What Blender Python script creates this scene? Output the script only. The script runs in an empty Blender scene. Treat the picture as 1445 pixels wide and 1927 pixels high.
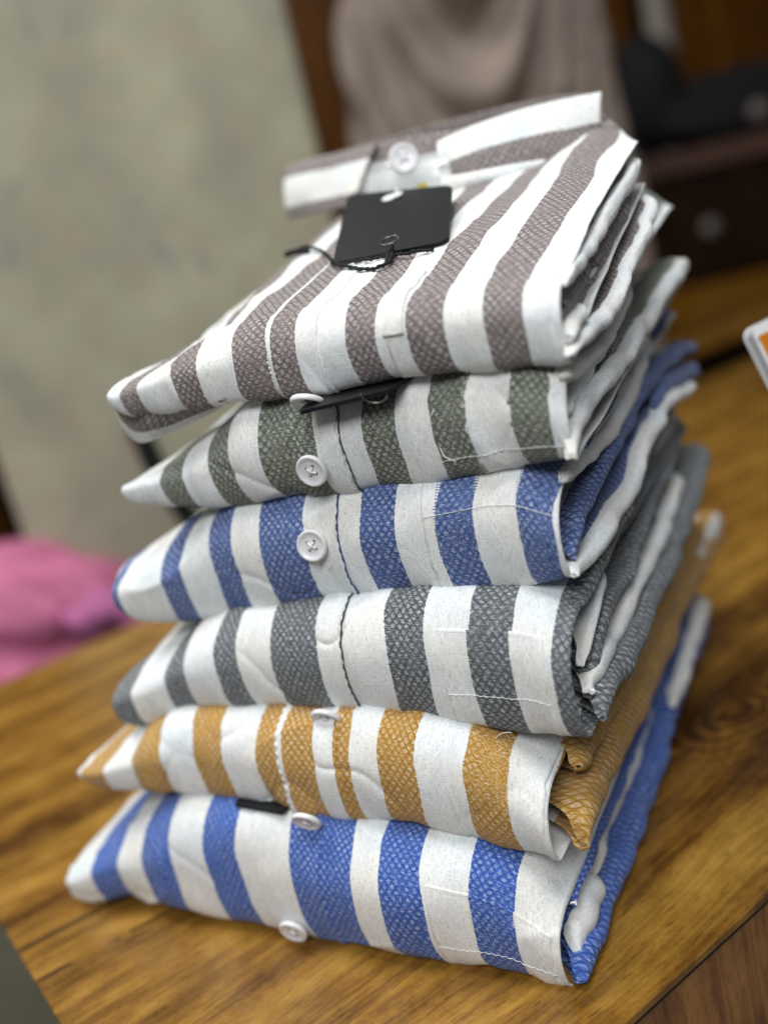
import bpy, math, random
import numpy as np
from mathutils import Vector, Matrix

SC = bpy.context.scene
COL = SC.collection
rng = random.Random(7)

# ------------------------------------------------------------------ camera, light, exposure
cam_data = bpy.data.cameras.new("camera")
cam = bpy.data.objects.new("camera", cam_data)
COL.objects.link(cam)
cam.location = (0.25281, -0.32629, 0.31342)
cam.rotation_euler = (1.2875738, 0.2239141, 0.4649079)
cam_data.sensor_fit = 'VERTICAL'
cam_data.sensor_height = 36.0
cam_data.lens = 34.641
cam_data.clip_start = 0.01
cam_data.clip_end = 50
cam_data.dof.use_dof = True
cam_data.dof.focus_distance = 0.409
cam_data.dof.aperture_fstop = 2.6
SC.camera = cam

world = bpy.data.worlds.new("World")
SC.world = world
world.use_nodes = True
world.node_tree.nodes["Background"].inputs[0].default_value = (0.86, 0.93, 1.0, 1)
world.node_tree.nodes["Background"].inputs[1].default_value = 0.13

def area(name, loc, target, size, power, color):
    d = bpy.data.lights.new(name, 'AREA')
    d.shape = 'RECTANGLE'; d.size = size[0]; d.size_y = size[1]
    d.energy = power; d.color = color
    o = bpy.data.objects.new(name, d); COL.objects.link(o)
    o.location = loc
    o.rotation_euler = (Vector(target) - Vector(loc)).to_track_quat('-Z', 'Y').to_euler()
    return o
area("ceiling_light", (0.30, -0.28, 1.80), (0.02, 0.05, 0.1), (0.75, 0.14), 12.5, (0.96, 0.98, 1.0))
area("front_light", (0.55, -1.35, 1.55), (0.03, 0.1, 0.12), (1.1, 0.7), 25.5, (0.97, 0.985, 1.0))
area("far_light", (-1.1, 0.1, 2.0), (-0.6, 0.8, 0.3), (0.8, 0.8), 30.0, (1.0, 0.985, 0.95))

SC.view_settings.view_transform = 'Standard'
SC.view_settings.look = 'None'
SC.view_settings.exposure = 0.0
SC.view_settings.gamma = 1.0
SC.view_settings.use_curve_mapping = False

# ------------------------------------------------------------------ helpers
def srgb(r, g, b):
    def f(c):
        c /= 255.0
        return c / 12.92 if c <= 0.04045 else ((c + 0.055) / 1.055) ** 2.4
    return (f(r), f(g), f(b), 1.0)

def tag(o, label=None, cat=None, group=None, kind=None):
    if label: o["label"] = label
    if cat: o["category"] = cat
    if group: o["group"] = group
    if kind: o["kind"] = kind
    return o

def empty(name, loc):
    o = bpy.data.objects.new(name, None)
    o.empty_display_size = 0.02
    COL.objects.link(o); o.location = loc
    return o

def link_mesh(name, verts, faces, mat, parent=None, uvs=None, smooth=True):
    me = bpy.data.meshes.new(name)
    off = np.array(parent.location) if parent is not None else np.zeros(3)
    # parts are given in world coordinates; parents are never rotated or scaled
    p = parent
    if p is not None and p.parent is not None:
        off = off + np.array(p.parent.location)
    V = np.asarray(verts, float) - off
    me.from_pydata(V.tolist(), [], [tuple(int(i) for i in f) for f in faces])
    if uvs is not None:
        lay = me.uv_layers.new(name="UVMap")
        idx = np.empty(len(me.loops), dtype=np.int32)
        me.loops.foreach_get("vertex_index", idx)
        lay.data.foreach_set("uv", np.asarray(uvs, np.float32)[idx].ravel())
    me.polygons.foreach_set("use_smooth", [smooth] * len(me.polygons))
    me.materials.append(mat)
    me.update()
    o = bpy.data.objects.new(name, me)
    COL.objects.link(o)
    if parent is not None: o.parent = parent
    return o

def grid_faces(n, m, flip=False, wrap_m=False, base=0):
    F = []
    mm = m if wrap_m else m - 1
    for i in range(n - 1):
        for j in range(mm):
            a = base + i * m + j; b = base + i * m + (j + 1) % m
            c = base + (i + 1) * m + (j + 1) % m; d = base + (i + 1) * m + j
            F.append((a, d, c, b) if flip else (a, b, c, d))
    return F

def _hash(ix, iy, seed):
    h = (ix.astype(np.int64) * 374761393 + iy.astype(np.int64) * 668265263 + seed * 1442695041) & 0x7fffffff
    h = ((h ^ (h >> 13)) * 1274126177) & 0x7fffffff
    h = h ^ (h >> 16)
    return (h & 0xffff) / 32767.5 - 1.0

def vnoise(x, y, seed=0):
    x = np.asarray(x, float); y = np.asarray(y, float)
    x, y = np.broadcast_arrays(x, y)
    ix = np.floor(x); iy = np.floor(y)
    fx = x - ix; fy = y - iy
    fx = fx * fx * fx * (fx * (fx * 6 - 15) + 10); fy = fy * fy * fy * (fy * (fy * 6 - 15) + 10)
    a = _hash(ix, iy, seed); b = _hash(ix + 1, iy, seed)
    c = _hash(ix, iy + 1, seed); d = _hash(ix + 1, iy + 1, seed)
    return (a * (1 - fx) + b * fx) * (1 - fy) + (c * (1 - fx) + d * fx) * fy

def smoothstep(a, b, x):
    t = np.clip((np.asarray(x, float) - a) / (b - a), 0, 1)
    return t * t * (3 - 2 * t)

def pchip_like(xs, ys):
    """piecewise linear, lightly smoothed"""
    xs = np.array(xs, float); ys = np.array(ys, float)
    X = np.linspace(xs[0], xs[-1], 400); Y = np.interp(X, xs, ys)
    k = 9
    Yp = np.concatenate([np.full(k, Y[0]) - (Y[1:k + 1] - Y[0])[::-1], Y, Y[-1] + (Y[-1] - Y[-k - 1:-1])[::-1]])
    ker = np.hanning(2 * k + 3)[1:-1]; ker /= ker.sum()
    Y = np.convolve(Yp, ker, 'valid')
    return lambda q: np.interp(q, X, Y)

def catmull(pts, n):
    P = np.array(pts, float)
    if len(P) == 2:
        t = np.linspace(0, 1, n)[:, None]
        return P[0] * (1 - t) + P[1] * t
    P2 = np.vstack([2 * P[0] - P[1], P, 2 * P[-1] - P[-2]])
    out = []
    segs = len(P) - 1
    for q in np.linspace(0, segs, n):
        i = min(int(q), segs - 1); t = q - i
        p0, p1, p2, p3 = P2[i], P2[i + 1], P2[i + 2], P2[i + 3]
        out.append(0.5 * ((2 * p1) + (-p0 + p2) * t + (2 * p0 - 5 * p1 + 4 * p2 - p3) * t * t + (-p0 + 3 * p1 - 3 * p2 + p3) * t ** 3))
    return np.array(out)

def tube_geo(path, rad, sides=8, base=0):
    P = np.array(path, float); n = len(P)
    R = np.full(n, rad) if np.isscalar(rad) else np.array(rad, float)
    T = np.gradient(P, axis=0); T /= np.linalg.norm(T, axis=1)[:, None] + 1e-12
    up = np.array([0.13, 0.21, 0.97]); V = []
    for i in range(n):
        a = np.cross(T[i], up); a /= np.linalg.norm(a) + 1e-12
        b = np.cross(a, T[i])
        for k in range(sides):
            q = 2 * math.pi * k / sides
            V.append(P[i] + R[i] * (math.cos(q) * a + math.sin(q) * b))
    F = grid_faces(n, sides, wrap_m=True, base=base)
    F.append(tuple(base + k for k in range(sides)))
    F.append(tuple(base + (n - 1) * sides + k for k in range(sides))[::-1])
    return V, F

def box_geo(c, ax, ay, az, base=0):
    """box: centre and three half-axis vectors"""
    c = np.array(c, float); ax = np.array(ax, float); ay = np.array(ay, float); az = np.array(az, float)
    V = [c + sx * ax + sy * ay + sz * az for sz in (-1, 1) for sy in (-1, 1) for sx in (-1, 1)]
    F = [(0, 2, 3, 1), (4, 5, 7, 6), (0, 1, 5, 4), (2, 6, 7, 3), (0, 4, 6, 2), (1, 3, 7, 5)]
    return V, [tuple(base + i for i in f) for f in F]

def bevel(o, w, seg=2):
    m = o.modifiers.new("bevel", 'BEVEL'); m.width = w; m.segments = seg; m.limit_method = 'ANGLE'
    return o

# ------------------------------------------------------------------ material toolkit
class NT:
    def __init__(self, name):
        self.m = bpy.data.materials.new(name); self.m.use_nodes = True
        self.t = self.m.node_tree; self.n = self.t.nodes; self.l = self.t.links
        self.b = self.n["Principled BSDF"]
    def set(self, sock, v):
        if isinstance(v, bpy.types.NodeSocket): self.l.new(v, sock)
        elif v is not None: sock.default_value = v
    def math(self, op, a, b=None, c=None, clamp=False):
        x = self.n.new("ShaderNodeMath"); x.operation = op; x.use_clamp = clamp
        self.set(x.inputs[0], a)
        if b is not None: self.set(x.inputs[1], b)
        if c is not None: self.set(x.inputs[2], c)
        return x.outputs[0]
    def mix(self, f, a, b, blend='MIX'):
        x = self.n.new("ShaderNodeMix"); x.data_type = 'RGBA'; x.blend_type = blend
        self.set(x.inputs[0], f); self.set(x.inputs[6], a); self.set(x.inputs[7], b)
        return x.outputs[2]
    def ramp(self, f, stops, interp='LINEAR'):
        x = self.n.new("ShaderNodeValToRGB"); cr = x.color_ramp; cr.interpolation = interp
        while len(cr.elements) > 1: cr.elements.remove(cr.elements[-1])
        cr.elements[0].position = stops[0][0]; cr.elements[0].color = stops[0][1]
        for p, c in stops[1:]:
            e = cr.elements.new(p); e.color = c
        self.set(x.inputs[0], f)
        return x.outputs[0]
    def noise(self, vec, scale=5, detail=2, rough=0.5, dim='3D', dist=0.0):
        x = self.n.new("ShaderNodeTexNoise"); x.noise_dimensions = dim
        self.set(x.inputs["Vector"], vec); x.inputs["Scale"].default_value = scale
        x.inputs["Detail"].default_value = detail; x.inputs["Roughness"].default_value = rough
        x.inputs["Distortion"].default_value = dist
        return x.outputs[0]
    def comb(self, x, y, z=0.0):
        c = self.n.new("ShaderNodeCombineXYZ")
        self.set(c.inputs[0], x); self.set(c.inputs[1], y); self.set(c.inputs[2], z)
        return c.outputs[0]
    def sep(self, v):
        s = self.n.new("ShaderNodeSeparateXYZ"); self.l.new(v, s.inputs[0])
        return s.outputs
    def obj(self): return self.n.new("ShaderNodeTexCoord").outputs["Object"]
    def uv(self): return self.n.new("ShaderNodeTexCoord").outputs["UV"]
    def sstep(self, a, b, x):
        m = self.n.new("ShaderNodeMapRange"); m.interpolation_type = 'SMOOTHSTEP'
        self.set(m.inputs[0], x); m.inputs[1].default_value = a; m.inputs[2].default_value = b
        return m.outputs[0]
    def bump(self, h, strength, dist):
        b = self.n.new("ShaderNodeBump"); b.inputs["Strength"].default_value = strength
        b.inputs["Distance"].default_value = dist; self.l.new(h, b.inputs["Height"])
        self.l.new(b.outputs[0], self.b.inputs["Normal"])

def plain(name, color, rough=0.6, metal=0.0, var=0.12, scale=30, spec=0.5):
    k = NT(name)
    n = k.noise(k.obj(), scale, 3, 0.6)
    d = tuple(c * (1 - var) for c in color[:3]) + (1,)
    e = tuple(min(1, c * (1 + var)) for c in color[:3]) + (1,)
    k.l.new(k.ramp(n, [(0.3, d), (0.7, e)]), k.b.inputs["Base Color"])
    k.b.inputs["Roughness"].default_value = rough
    k.b.inputs["Metallic"].default_value = metal
    k.b.inputs["Specular IOR Level"].default_value = spec
    return k.m

def fabric(name, col, dark, bands, lo, hi):
    """woven striped cotton: u across the stripes and v along them, in metres"""
    k = NT(name)
    s = k.sep(k.uv()); x, y = s[0], s[1]
    # slow drift of the weave, and ragged band edges
    dr = k.noise(k.comb(k.math('MULTIPLY', x, 20), k.math('MULTIPLY', y, 34)), 1.0, 1, 0.4)
    xw = k.math('ADD', x, k.math('MULTIPLY', k.math('SUBTRACT', dr, 0.5), 0.0036))
    dr2 = k.noise(k.comb(k.math('MULTIPLY', x, 45), k.math('MULTIPLY', y, 25), 3.3), 1.0, 2, 0.5)
    yw = k.math('ADD', y, k.math('MULTIPLY', k.math('SUBTRACT', dr2, 0.5), 0.004))
    jag = k.noise(k.comb(k.math('MULTIPLY', x, 260), k.math('MULTIPLY', y, 1500)), 1.0, 1, 0.5)
    xj = k.math('ADD', xw, k.math('MULTIPLY', k.math('SUBTRACT', jag, 0.5), 0.0011))
    t = k.math('DIVIDE', k.math('SUBTRACT', xj, lo), hi - lo)
    stops = [(0.0, (0, 0, 0, 1))]
    for a, b in bands:
        pa = (a - lo) / (hi - lo); pb = (b - lo) / (hi - lo)
        if pa <= 0.001: stops[0] = (0.0, (1, 1, 1, 1))
        else: stops.append((pa, (1, 1, 1, 1)))
        if pb < 0.999: stops.append((pb, (0, 0, 0, 1)))
    mask = k.ramp(t, stops, 'CONSTANT')
    # diamonds
    PX, PY = 0.0035, 0.0042
    a = k.math('ADD', k.math('DIVIDE', xw, PX), k.math('DIVIDE', yw, PY))
    b = k.math('SUBTRACT', k.math('DIVIDE', xw, PX), k.math('DIVIDE', yw, PY))
    fa = k.math('SUBTRACT', k.math('FRACT', a), 0.5)
    fb = k.math('SUBTRACT', k.math('FRACT', b), 0.5)
    la = k.sstep(0.37, 0.47, k.math('ABSOLUTE', fa))
    lb = k.sstep(0.38, 0.48, k.math('ABSOLUTE', fb))
    line = k.math('MAXIMUM', la, k.math('MULTIPLY', lb, 0.85))
    lx = k.math('ADD', fa, fb); ly = k.math('SUBTRACT', fa, fb)
    # woven white floats in the middle of every diamond, bowed and broken up by the threads
    jx = k.math('SUBTRACT', k.noise(k.comb(k.math('MULTIPLY', x, 520), k.math('MULTIPLY', y, 520), 9.0), 1.0, 2, 0.6), 0.5)
    jy = k.math('SUBTRACT', k.noise(k.comb(k.math('MULTIPLY', x, 480), k.math('MULTIPLY', y, 560), 19.0), 1.0, 2, 0.6), 0.5)
    lxj = k.math('ADD', lx, k.math('MULTIPLY', jx, 0.55)); lyj = k.math('ADD', ly, k.math('MULTIPLY', jy, 0.75))
    bow = k.math('MULTIPLY', k.math('COSINE', k.math('MULTIPLY', lxj, 10.0)), 0.14)
    d1 = k.math('ABSOLUTE', k.math('SUBTRACT', k.math('SUBTRACT', lyj, 0.10), bow))
    d2 = k.math('MULTIPLY', k.math('ABSOLUTE', k.math('ADD', k.math('ADD', lyj, 0.22), k.math('MULTIPLY', bow, 0.5))), 1.3)
    thr = k.math('MULTIPLY', k.sstep(0.24, 0.08, k.math('MINIMUM', d1, d2)), k.sstep(0.52, 0.30, k.math('ABSOLUTE', lxj)))
    # thread scale breakup, stretched along the weft and along the warp
    weft = k.noise(k.comb(k.math('MULTIPLY', x, 380), k.math('MULTIPLY', y, 1700)), 1.0, 2, 0.6)
    warp = k.noise(k.comb(k.math('MULTIPLY', x, 1600), k.math('MULTIPLY', y, 330), 7.7), 1.0, 2, 0.6)
    slub = k.noise(k.comb(k.math('MULTIPLY', x, 30), k.math('MULTIPLY', y, 1100), 2.2), 1.0, 2, 0.55)
    slubw = k.noise(k.comb(k.math('MULTIPLY', x, 900), k.math('MULTIPLY', y, 22), 5.2), 1.0, 2, 0.55)
    big = k.noise(k.comb(k.math('MULTIPLY', x, 60), k.math('MULTIPLY', y, 60), 4.0), 1.0, 3, 0.55)
    fleck = k.math('MULTIPLY', k.math('MULTIPLY', thr, k.sstep(0.36, 0.60, weft)), k.math('ADD', 0.45, k.math('MULTIPLY', k.sstep(0.3, 0.6, big), 0.55)))
    stray = k.math('MULTIPLY', k.sstep(0.56, 0.72, weft), 0.42)
    body = k.mix(k.sstep(0.30, 0.72, weft), dark, col)
    lam = k.math('MULTIPLY', line, k.math('ADD', 0.42, k.math('MULTIPLY', k.sstep(0.35, 0.65, big), 0.45)))
    body = k.mix(lam, body, tuple(c * 0.55 for c in dark[:3]) + (1,))
    pale = tuple(0.40 * c + 0.47 for c in col[:3]) + (1,)
    light = k.math('MAXIMUM', k.math('MULTIPLY', fleck, 0.92), k.math('MULTIPLY', stray, k.math('SUBTRACT', 1.0, line)))
    body = k.mix(light, body, pale)
    # white bands, with the raised chain woven down their middle
    wt = k.math('ADD', k.math('MULTIPLY', weft, 0.5), k.math('MULTIPLY', warp, 0.5))
    white = k.ramp(wt, [(0.28, (0.52, 0.53, 0.53, 1)), (0.46, (0.79, 0.80, 0.79, 1)), (0.60, (0.91, 0.915, 0.905, 1))])
    sl = k.math('MAXIMUM', k.sstep(0.60, 0.72, slub), k.sstep(0.62, 0.74, slubw))
    white = k.mix(k.math('MULTIPLY', sl, 0.55), white, (0.90, 0.91, 0.90, 1))
    tint = k.noise(k.comb(k.math('MULTIPLY', x, 24), k.math('MULTIPLY', y, 38), 11.0), 1.0, 2, 0.5)
    white = k.mix(1.0, white, k.ramp(tint, [(0.36, (0.93, 0.975, 1.0, 1)), (0.50, (0.985, 0.99, 0.985, 1)), (0.64, (1.0, 0.975, 0.92, 1))]), 'MULTIPLY')
    cs = []
    ed = sorted(bands)
    for i in range(len(ed) - 1):
        g = ed[i + 1][0] - ed[i][1]
        if g > 0.011: cs.append(0.5 * (ed[i + 1][0] + ed[i][1]))
    dmin = None
    for c in cs:
        d = k.math('ABSOLUTE', k.math('SUBTRACT', xw, c))
        dmin = d if dmin is None else k.math('MINIMUM', dmin, d)
    cosv = k.math('ABSOLUTE', k.math('SINE', k.math('MULTIPLY', yw, math.pi / 0.0052)))
    off = k.math('ABSOLUTE', k.math('SUBTRACT', dmin, k.math('MULTIPLY', cosv, 0.0013)))
    chain = k.math('MULTIPLY', k.sstep(0.00065, 0.00025, off), k.sstep(0.25, 0.6, big))
    ind = k.math('MULTIPLY', k.sstep(0.0012, 0.0007, off), k.math('SUBTRACT', 1.0, chain))
    white = k.mix(k.math('MULTIPLY', ind, 0.14), white, (0.5, 0.5, 0.5, 1))
    white = k.mix(k.math('MULTIPLY', chain, 0.6), white, (0.93, 0.935, 0.93, 1))
    colr = k.mix(mask, white, body)
    k.l.new(colr, k.b.inputs["Base Color"])
    k.b.inputs["Roughness"].default_value = 0.92
    k.b.inputs["Specular IOR Level"].default_value = 0.18
    k.b.inputs["Sheen Weight"].default_value = 0.12
    k.b.inputs["Sheen Roughness"].default_value = 0.5
    hb = k.math('SUBTRACT', k.math('MULTIPLY', fleck, 0.7), k.math('MULTIPLY', line, 0.7))
    hw = k.math('ADD', k.math('MULTIPLY', chain, 0.7), k.math('MULTIPLY', sl, 0.35))
    mm = k.n.new("ShaderNodeMix"); mm.data_type = 'FLOAT'
    k.l.new(mask, mm.inputs[0]); k.l.new(hw, mm.inputs[2]); k.l.new(hb, mm.inputs[3])
    h = k.math('ADD', mm.outputs[0], k.math('MULTIPLY', wt, 1.3))
    h = k.math('ADD', h, k.math('MULTIPLY', mask, 0.35))
    k.bump(h, 0.45, 0.00032)
    return k.m

def wood(name, ramp_cols, ang, rough=0.3, groove=None, knot=None, scale=1.0, coat=0.25, axis='xy', spec=0.5):
    k = NT(name)
    s = k.sep(k.obj())
    if axis == 'xy':
        ca, sa = math.cos(ang), math.sin(ang)
        u = k.math('ADD', k.math('MULTIPLY', s[0], ca), k.math('MULTIPLY', s[1], sa))
        v = k.math('SUBTRACT', k.math('MULTIPLY', s[1], ca), k.math('MULTIPLY', s[0], sa))
        w = s[2]
    else:   # vertical boards: the grain runs up
        u = s[2]; v = k.math('ADD', s[0], k.math('MULTIPLY', s[1], 0.6)); w = s[1]
    if knot:
        ku, kv = knot
        du = k.math('MULTIPLY', k.math('SUBTRACT', u, ku), 0.55); dv = k.math('SUBTRACT', v, kv)
        r = k.math('SQRT', k.math('ADD', k.math('MULTIPLY', du, du), k.math('MULTIPLY', dv, dv)))
        pull = k.math('DIVIDE', 0.0011, k.math('ADD', r, 0.016))
        sg = k.math('SIGN', dv)
        vv = k.math('ADD', v, k.math('MULTIPLY', sg, pull))
    else:
        vv = v; r = None
    bend = k.noise(k.comb(k.math('MULTIPLY', u, 3.0 * scale), k.math('MULTIPLY', vv, 8 * scale), w), 1.0, 3, 0.5)
    vb = k.math('ADD', vv, k.math('MULTIPLY', k.math('SUBTRACT', bend, 0.5), 0.045 / scale))
    broad = k.noise(k.comb(k.math('MULTIPLY', u, 3.2 * scale), k.math('MULTIPLY', vb, 34 * scale)), 1.0, 4, 0.6)
    fine = k.noise(k.comb(k.math('MULTIPLY', u, 11 * scale), k.math('MULTIPLY', vb, 430 * scale), 1.7), 1.0, 5, 0.7)
    pore = k.noise(k.comb(k.math('MULTIPLY', u, 90 * scale), k.math('MULTIPLY', vb, 900 * scale), 4.2), 1.0, 2, 0.6)
    blot = k.noise(k.comb(k.math('MULTIPLY', u, 30 * scale), k.math('MULTIPLY', vb, 55 * scale), 8.0), 1.0, 4, 0.65)
    f = k.math('ADD', k.math('MULTIPLY', broad, 0.60), k.math('MULTIPLY', fine, 0.33))
    mott = k.noise(k.comb(k.math('MULTIPLY', u, 420 * scale), k.math('MULTIPLY', vb, 620 * scale), 6.0), 1.0, 3, 0.7)
    f = k.math('ADD', f, k.math('MULTIPLY', k.math('SUBTRACT', mott, 0.5), 0.12))
    f = k.math('ADD', f, k.math('MULTIPLY', blot, 0.36))
    f = k.math('SUBTRACT', f, 0.14)
    if knot:
        ring = k.math('SINE', k.math('MULTIPLY', k.math('ADD', r, k.math('MULTIPLY', k.math('SUBTRACT', blot, 0.5), 0.012)), 900.0))
        kn = k.sstep(0.045, 0.004, r)
        f = k.math('ADD', f, k.math('MULTIPLY', k.math('MULTIPLY', ring, kn), 0.10))
        f = k.math('SUBTRACT', f, k.math('MULTIPLY', k.sstep(0.10, 0.0, r), 0.14))
    c = k.ramp(f, [(p, srgb(*q)) for p, q in ramp_cols])
    c = k.mix(k.math('MULTIPLY', k.sstep(0.58, 0.70, pore), 0.45), c, srgb(*ramp_cols[0][1]))
    if groove:
        for gu0, gu1, gv, gw in groove:
            gd = k.math('ABSOLUTE', k.math('SUBTRACT', vb, gv))
            gm = k.math('MULTIPLY', k.sstep(gw, gw * 0.25, gd), k.sstep(0.42, 0.52, blot))
            inr = k.math('MULTIPLY', k.sstep(gu0 - 0.01, gu0 + 0.01, u), k.sstep(gu1 + 0.03, gu1 - 0.03, u))
            c = k.mix(k.math('MULTIPLY', k.math('MULTIPLY', gm, inr), 0.9), c, srgb(52, 32, 12))
    k.l.new(c, k.b.inputs["Base Color"])
    rr = k.math('ADD', rough, k.math('MULTIPLY', k.math('SUBTRACT', blot, 0.5), 0.2))
    k.l.new(rr, k.b.inputs["Roughness"])
    k.b.inputs["Coat Weight"].default_value = coat
    k.b.inputs["Specular IOR Level"].default_value = spec
    k.b.inputs["Coat Roughness"].default_value = 0.22
    k.bump(k.math('ADD', fine, k.math('MULTIPLY', pore, 0.5)), 0.25, 0.0004)
    return k.m

# ------------------------------------------------------------------ the setting
TH = 1.0951105
U = np.array([math.cos(TH), math.sin(TH), 0.0]); Vv = np.array([-math.sin(TH), math.cos(TH), 0.0]); Z = np.array([0, 0, 1.0])
def tb(u, v, z=0.0): return U * u + Vv * v + Z * z
LH = TH   # grain runs along the long side

GOLD = [(0.30, (60, 36, 12)), (0.40, (98, 64, 22)), (0.50, (140, 99, 37)), (0.60, (168, 126, 52)), (0.75, (196, 156, 78))]
M_TABLE = wood("table_wood", GOLD, TH, rough=0.27,
               groove=[(-0.14, 0.10, 0.0995, 0.0028), (-0.14, 0.0, 0.135, 0.005)], knot=(0.247, -0.034))
M_EDGE = wood("table_edge_wood", [(0.3, (150, 112, 50)), (0.7, (196, 160, 92))], TH, rough=0.3)
M_PANEL = wood("panel_wood", [(0.36, (78, 46, 20)), (0.47, (128, 82, 40)), (0.57, (158, 108, 56)), (0.70, (180, 130, 76))], 0, rough=0.4, axis='z', scale=0.9)
M_DARKGAP = plain("recess_shade", srgb(20, 18, 16), 0.6)  # dark colour standing in for the shade inside a gap or hole
M_COUNTER = wood("counter_wood", [(0.3, (84, 50, 8)), (0.5, (134, 90, 20)), (0.7, (164, 118, 36))], TH, rough=0.3, scale=0.4)
M_DARKWOOD = wood("dark_cabinet_wood", [(0.3, (16, 8, 3)), (0.5, (30, 16, 5)), (0.7, (48, 27, 6))], 0, rough=0.5, axis='z', scale=0.5, coat=0.0, spec=0.12)
M_FLOOR = plain("floor_tile", srgb(120, 118, 112), 0.5, var=0.15, scale=3)
M_CHESTTOP = wood("chest_top_wood", [(0.3, (58, 38, 30)), (0.7, (86, 58, 46))], 0.2, rough=0.4)

# floor, one sheet
fl = link_mesh("floor", [(-6, -4, -0.75), (6, -4, -0.75), (6, 8, -0.75), (-6, 8, -0.75)], [(0, 1, 2, 3)], M_FLOOR)
tag(fl, kind="structure")

# the desk the stack stands on
V0, V1, U0, U1 = -0.1350, 0.5435, -0.1366, 2.4
TT = 0.012
desk = tag(empty("wooden_desk", (0, 0, -0.75)), "golden brown wood grain desk with a dark knot under the stack of shirts", "desk")
g = []; gf = []
def rounded_slab(u0, u1, v0, v1, z0, z1, r):
    prof = [(0, z0), (0, z1 - r), (r * 0.3, z1 - r * 0.3), (r, z1)]
    V = []; F = []
    for d, z in prof:
        for (uu, vv) in ((u0 + d, v0 + d), (u1 - d, v0 + d), (u1 - d, v1 - d), (u0 + d, v1 - d)):
            V.append(tb(uu, vv, z))
    for i in range(3):
        for j in range(4):
            F.append((i * 4 + j, i * 4 + (j + 1) % 4, (i + 1) * 4 + (j + 1) % 4, (i + 1) * 4 + j))
    F.append((12, 13, 14, 15)); F.append((3, 2, 1, 0))
    return V, F
v_, f_ = rounded_slab(U0, U1, V0, V1, -0.0035, 0.0, 0.0006)
link_mesh("desk_top", v_, f_, M_TABLE, desk, smooth=False)
v_, f_ = box_geo(tb((U0 + U1) / 2, (V0 + V1) / 2, -0.0047), U * ((U1 - U0) / 2 - 0.0008), Vv * ((V1 - V0) / 2 - 0.0008), Z * 0.0011)
link_mesh("gap_shade", v_, f_, M_DARKGAP, desk, smooth=False)  # dark strip in place of the shade in the gap under the top
v_, f_ = box_geo(tb((U0 + U1) / 2 + 0.01, V0 + 0.012, -0.3785), U * ((U1 - U0) / 2 - 0.012), Vv * 0.009, Z * 0.3715)
link_mesh("front_panel", v_, f_, M_PANEL, desk, smooth=False)
v_, f_ = box_geo(tb((U0 + U1) / 2 + 0.10, V1 - 0.03, -0.3785), U * ((U1 - U0) / 2 - 0.11), Vv * 0.009, Z * 0.3715)
link_mesh("back_panel", v_, f_, M_PANEL, desk, smooth=False)
v_, f_ = box_geo(tb(U0 + 0.16, (V0 + V1) / 2, -0.3785), U * 0.009, Vv * 0.29, Z * 0.3715)
link_mesh("side_panel", v_, f_, M_PANEL, desk, smooth=False)

# ------------------------------------------------------------------ folded shirts
class Shirt: pass

def make_cfg(xL, xR, yf, D, zb_pts, zt_pts, zbB, ztB, rb, seed, wr=1.0):
    c = Shirt()
    c.xL, c.xR, c.yf, c.D, c.rb, c.seed, c.wr = xL, xR, yf, D, rb, seed, wr
    c.zb = pchip_like(*zip(*zb_pts)); c.zt = pchip_like(*zip(*zt_pts))
    c.zbB, c.ztB = zbB, ztB
    c.Dcut = 0.0
    c.rbl = 0.062
    c.rback = 0.72
    return c

def surf0(c, X, s):
    """point and arc coordinate of the undisturbed folded front at front position X and profile s (-1..1)"""
    X, s = np.broadcast_arrays(np.asarray(X, float), np.asarray(s, float))
    zb = c.zb(X); zt = c.zt(X)
    h = np.maximum(zt - zb, 0.0016)
    zt = zb + h
    a = h / 2; zm = zb + a
    ql = 1 - smoothstep(0.0, 0.095, X - c.xL)
    rb0 = np.minimum(c.rb, 0.35 * h + 0.006)
    rb = rb0 + (c.rbl - rb0) * ql ** 1.3
    sn = np.clip(s, -0.5, 0.5)
    phi = np.pi * sn
    rag = 0.0014 * vnoise(X * 38, X * 0 + 3.1, c.seed) + 0.0008 * vnoise(X * 110, X * 0 + 1.1, c.seed + 1)
    rbl = np.where(sn < 0, 0.36 * rb0 + 0.001, rb)
    y = c.yf + rag + rbl * (1 - np.cos(phi))
    z = zm + a * np.sin(phi)
    La = 0.5 * np.pi * np.sqrt((a * a + np.where(sn < 0, rb0, rb) ** 2) / 2) * np.where(sn < 0, 0.85, 1.0)
    t = La * sn / 0.5
    # the flat part that runs back
    e = np.clip((np.abs(s) - 0.5) / 0.5, 0, 1)
    cut = c.Dcut * smoothstep(0.085, 0.135, X) + 0.030 * np.clip((X - (c.xR - 0.024)) / 0.024, 0, 1) ** 2 + 0.02 * np.clip((c.xL + 0.02 - X) / 0.02, 0, 1) ** 2
    run = (c.D - cut - rbl) * e
    y = y + run
    left = smoothstep(0, 0.05, X - c.xL)
    hb = (c.ztB - c.zbB) * (0.12 + 0.88 * left)
    right = smoothstep(0, 0.03, c.xR - X)
    hb = hb * (c.rback + (1 - c.rback) * right)
    zbb = c.zbB + 0.35 * (zb - c.zb(0.5 * (c.xL + c.xR)))
    ztb = zbb + hb
    q = e ** 0.9
    z = np.where(s > 0.5, zt * (1 - q) + ztb * q, z)
    z = np.where(s < -0.5, zb * (1 - q) + zbb * q, z)
    t = t + np.sign(s) * run
    return np.stack([X, y, z], -1), t

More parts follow.
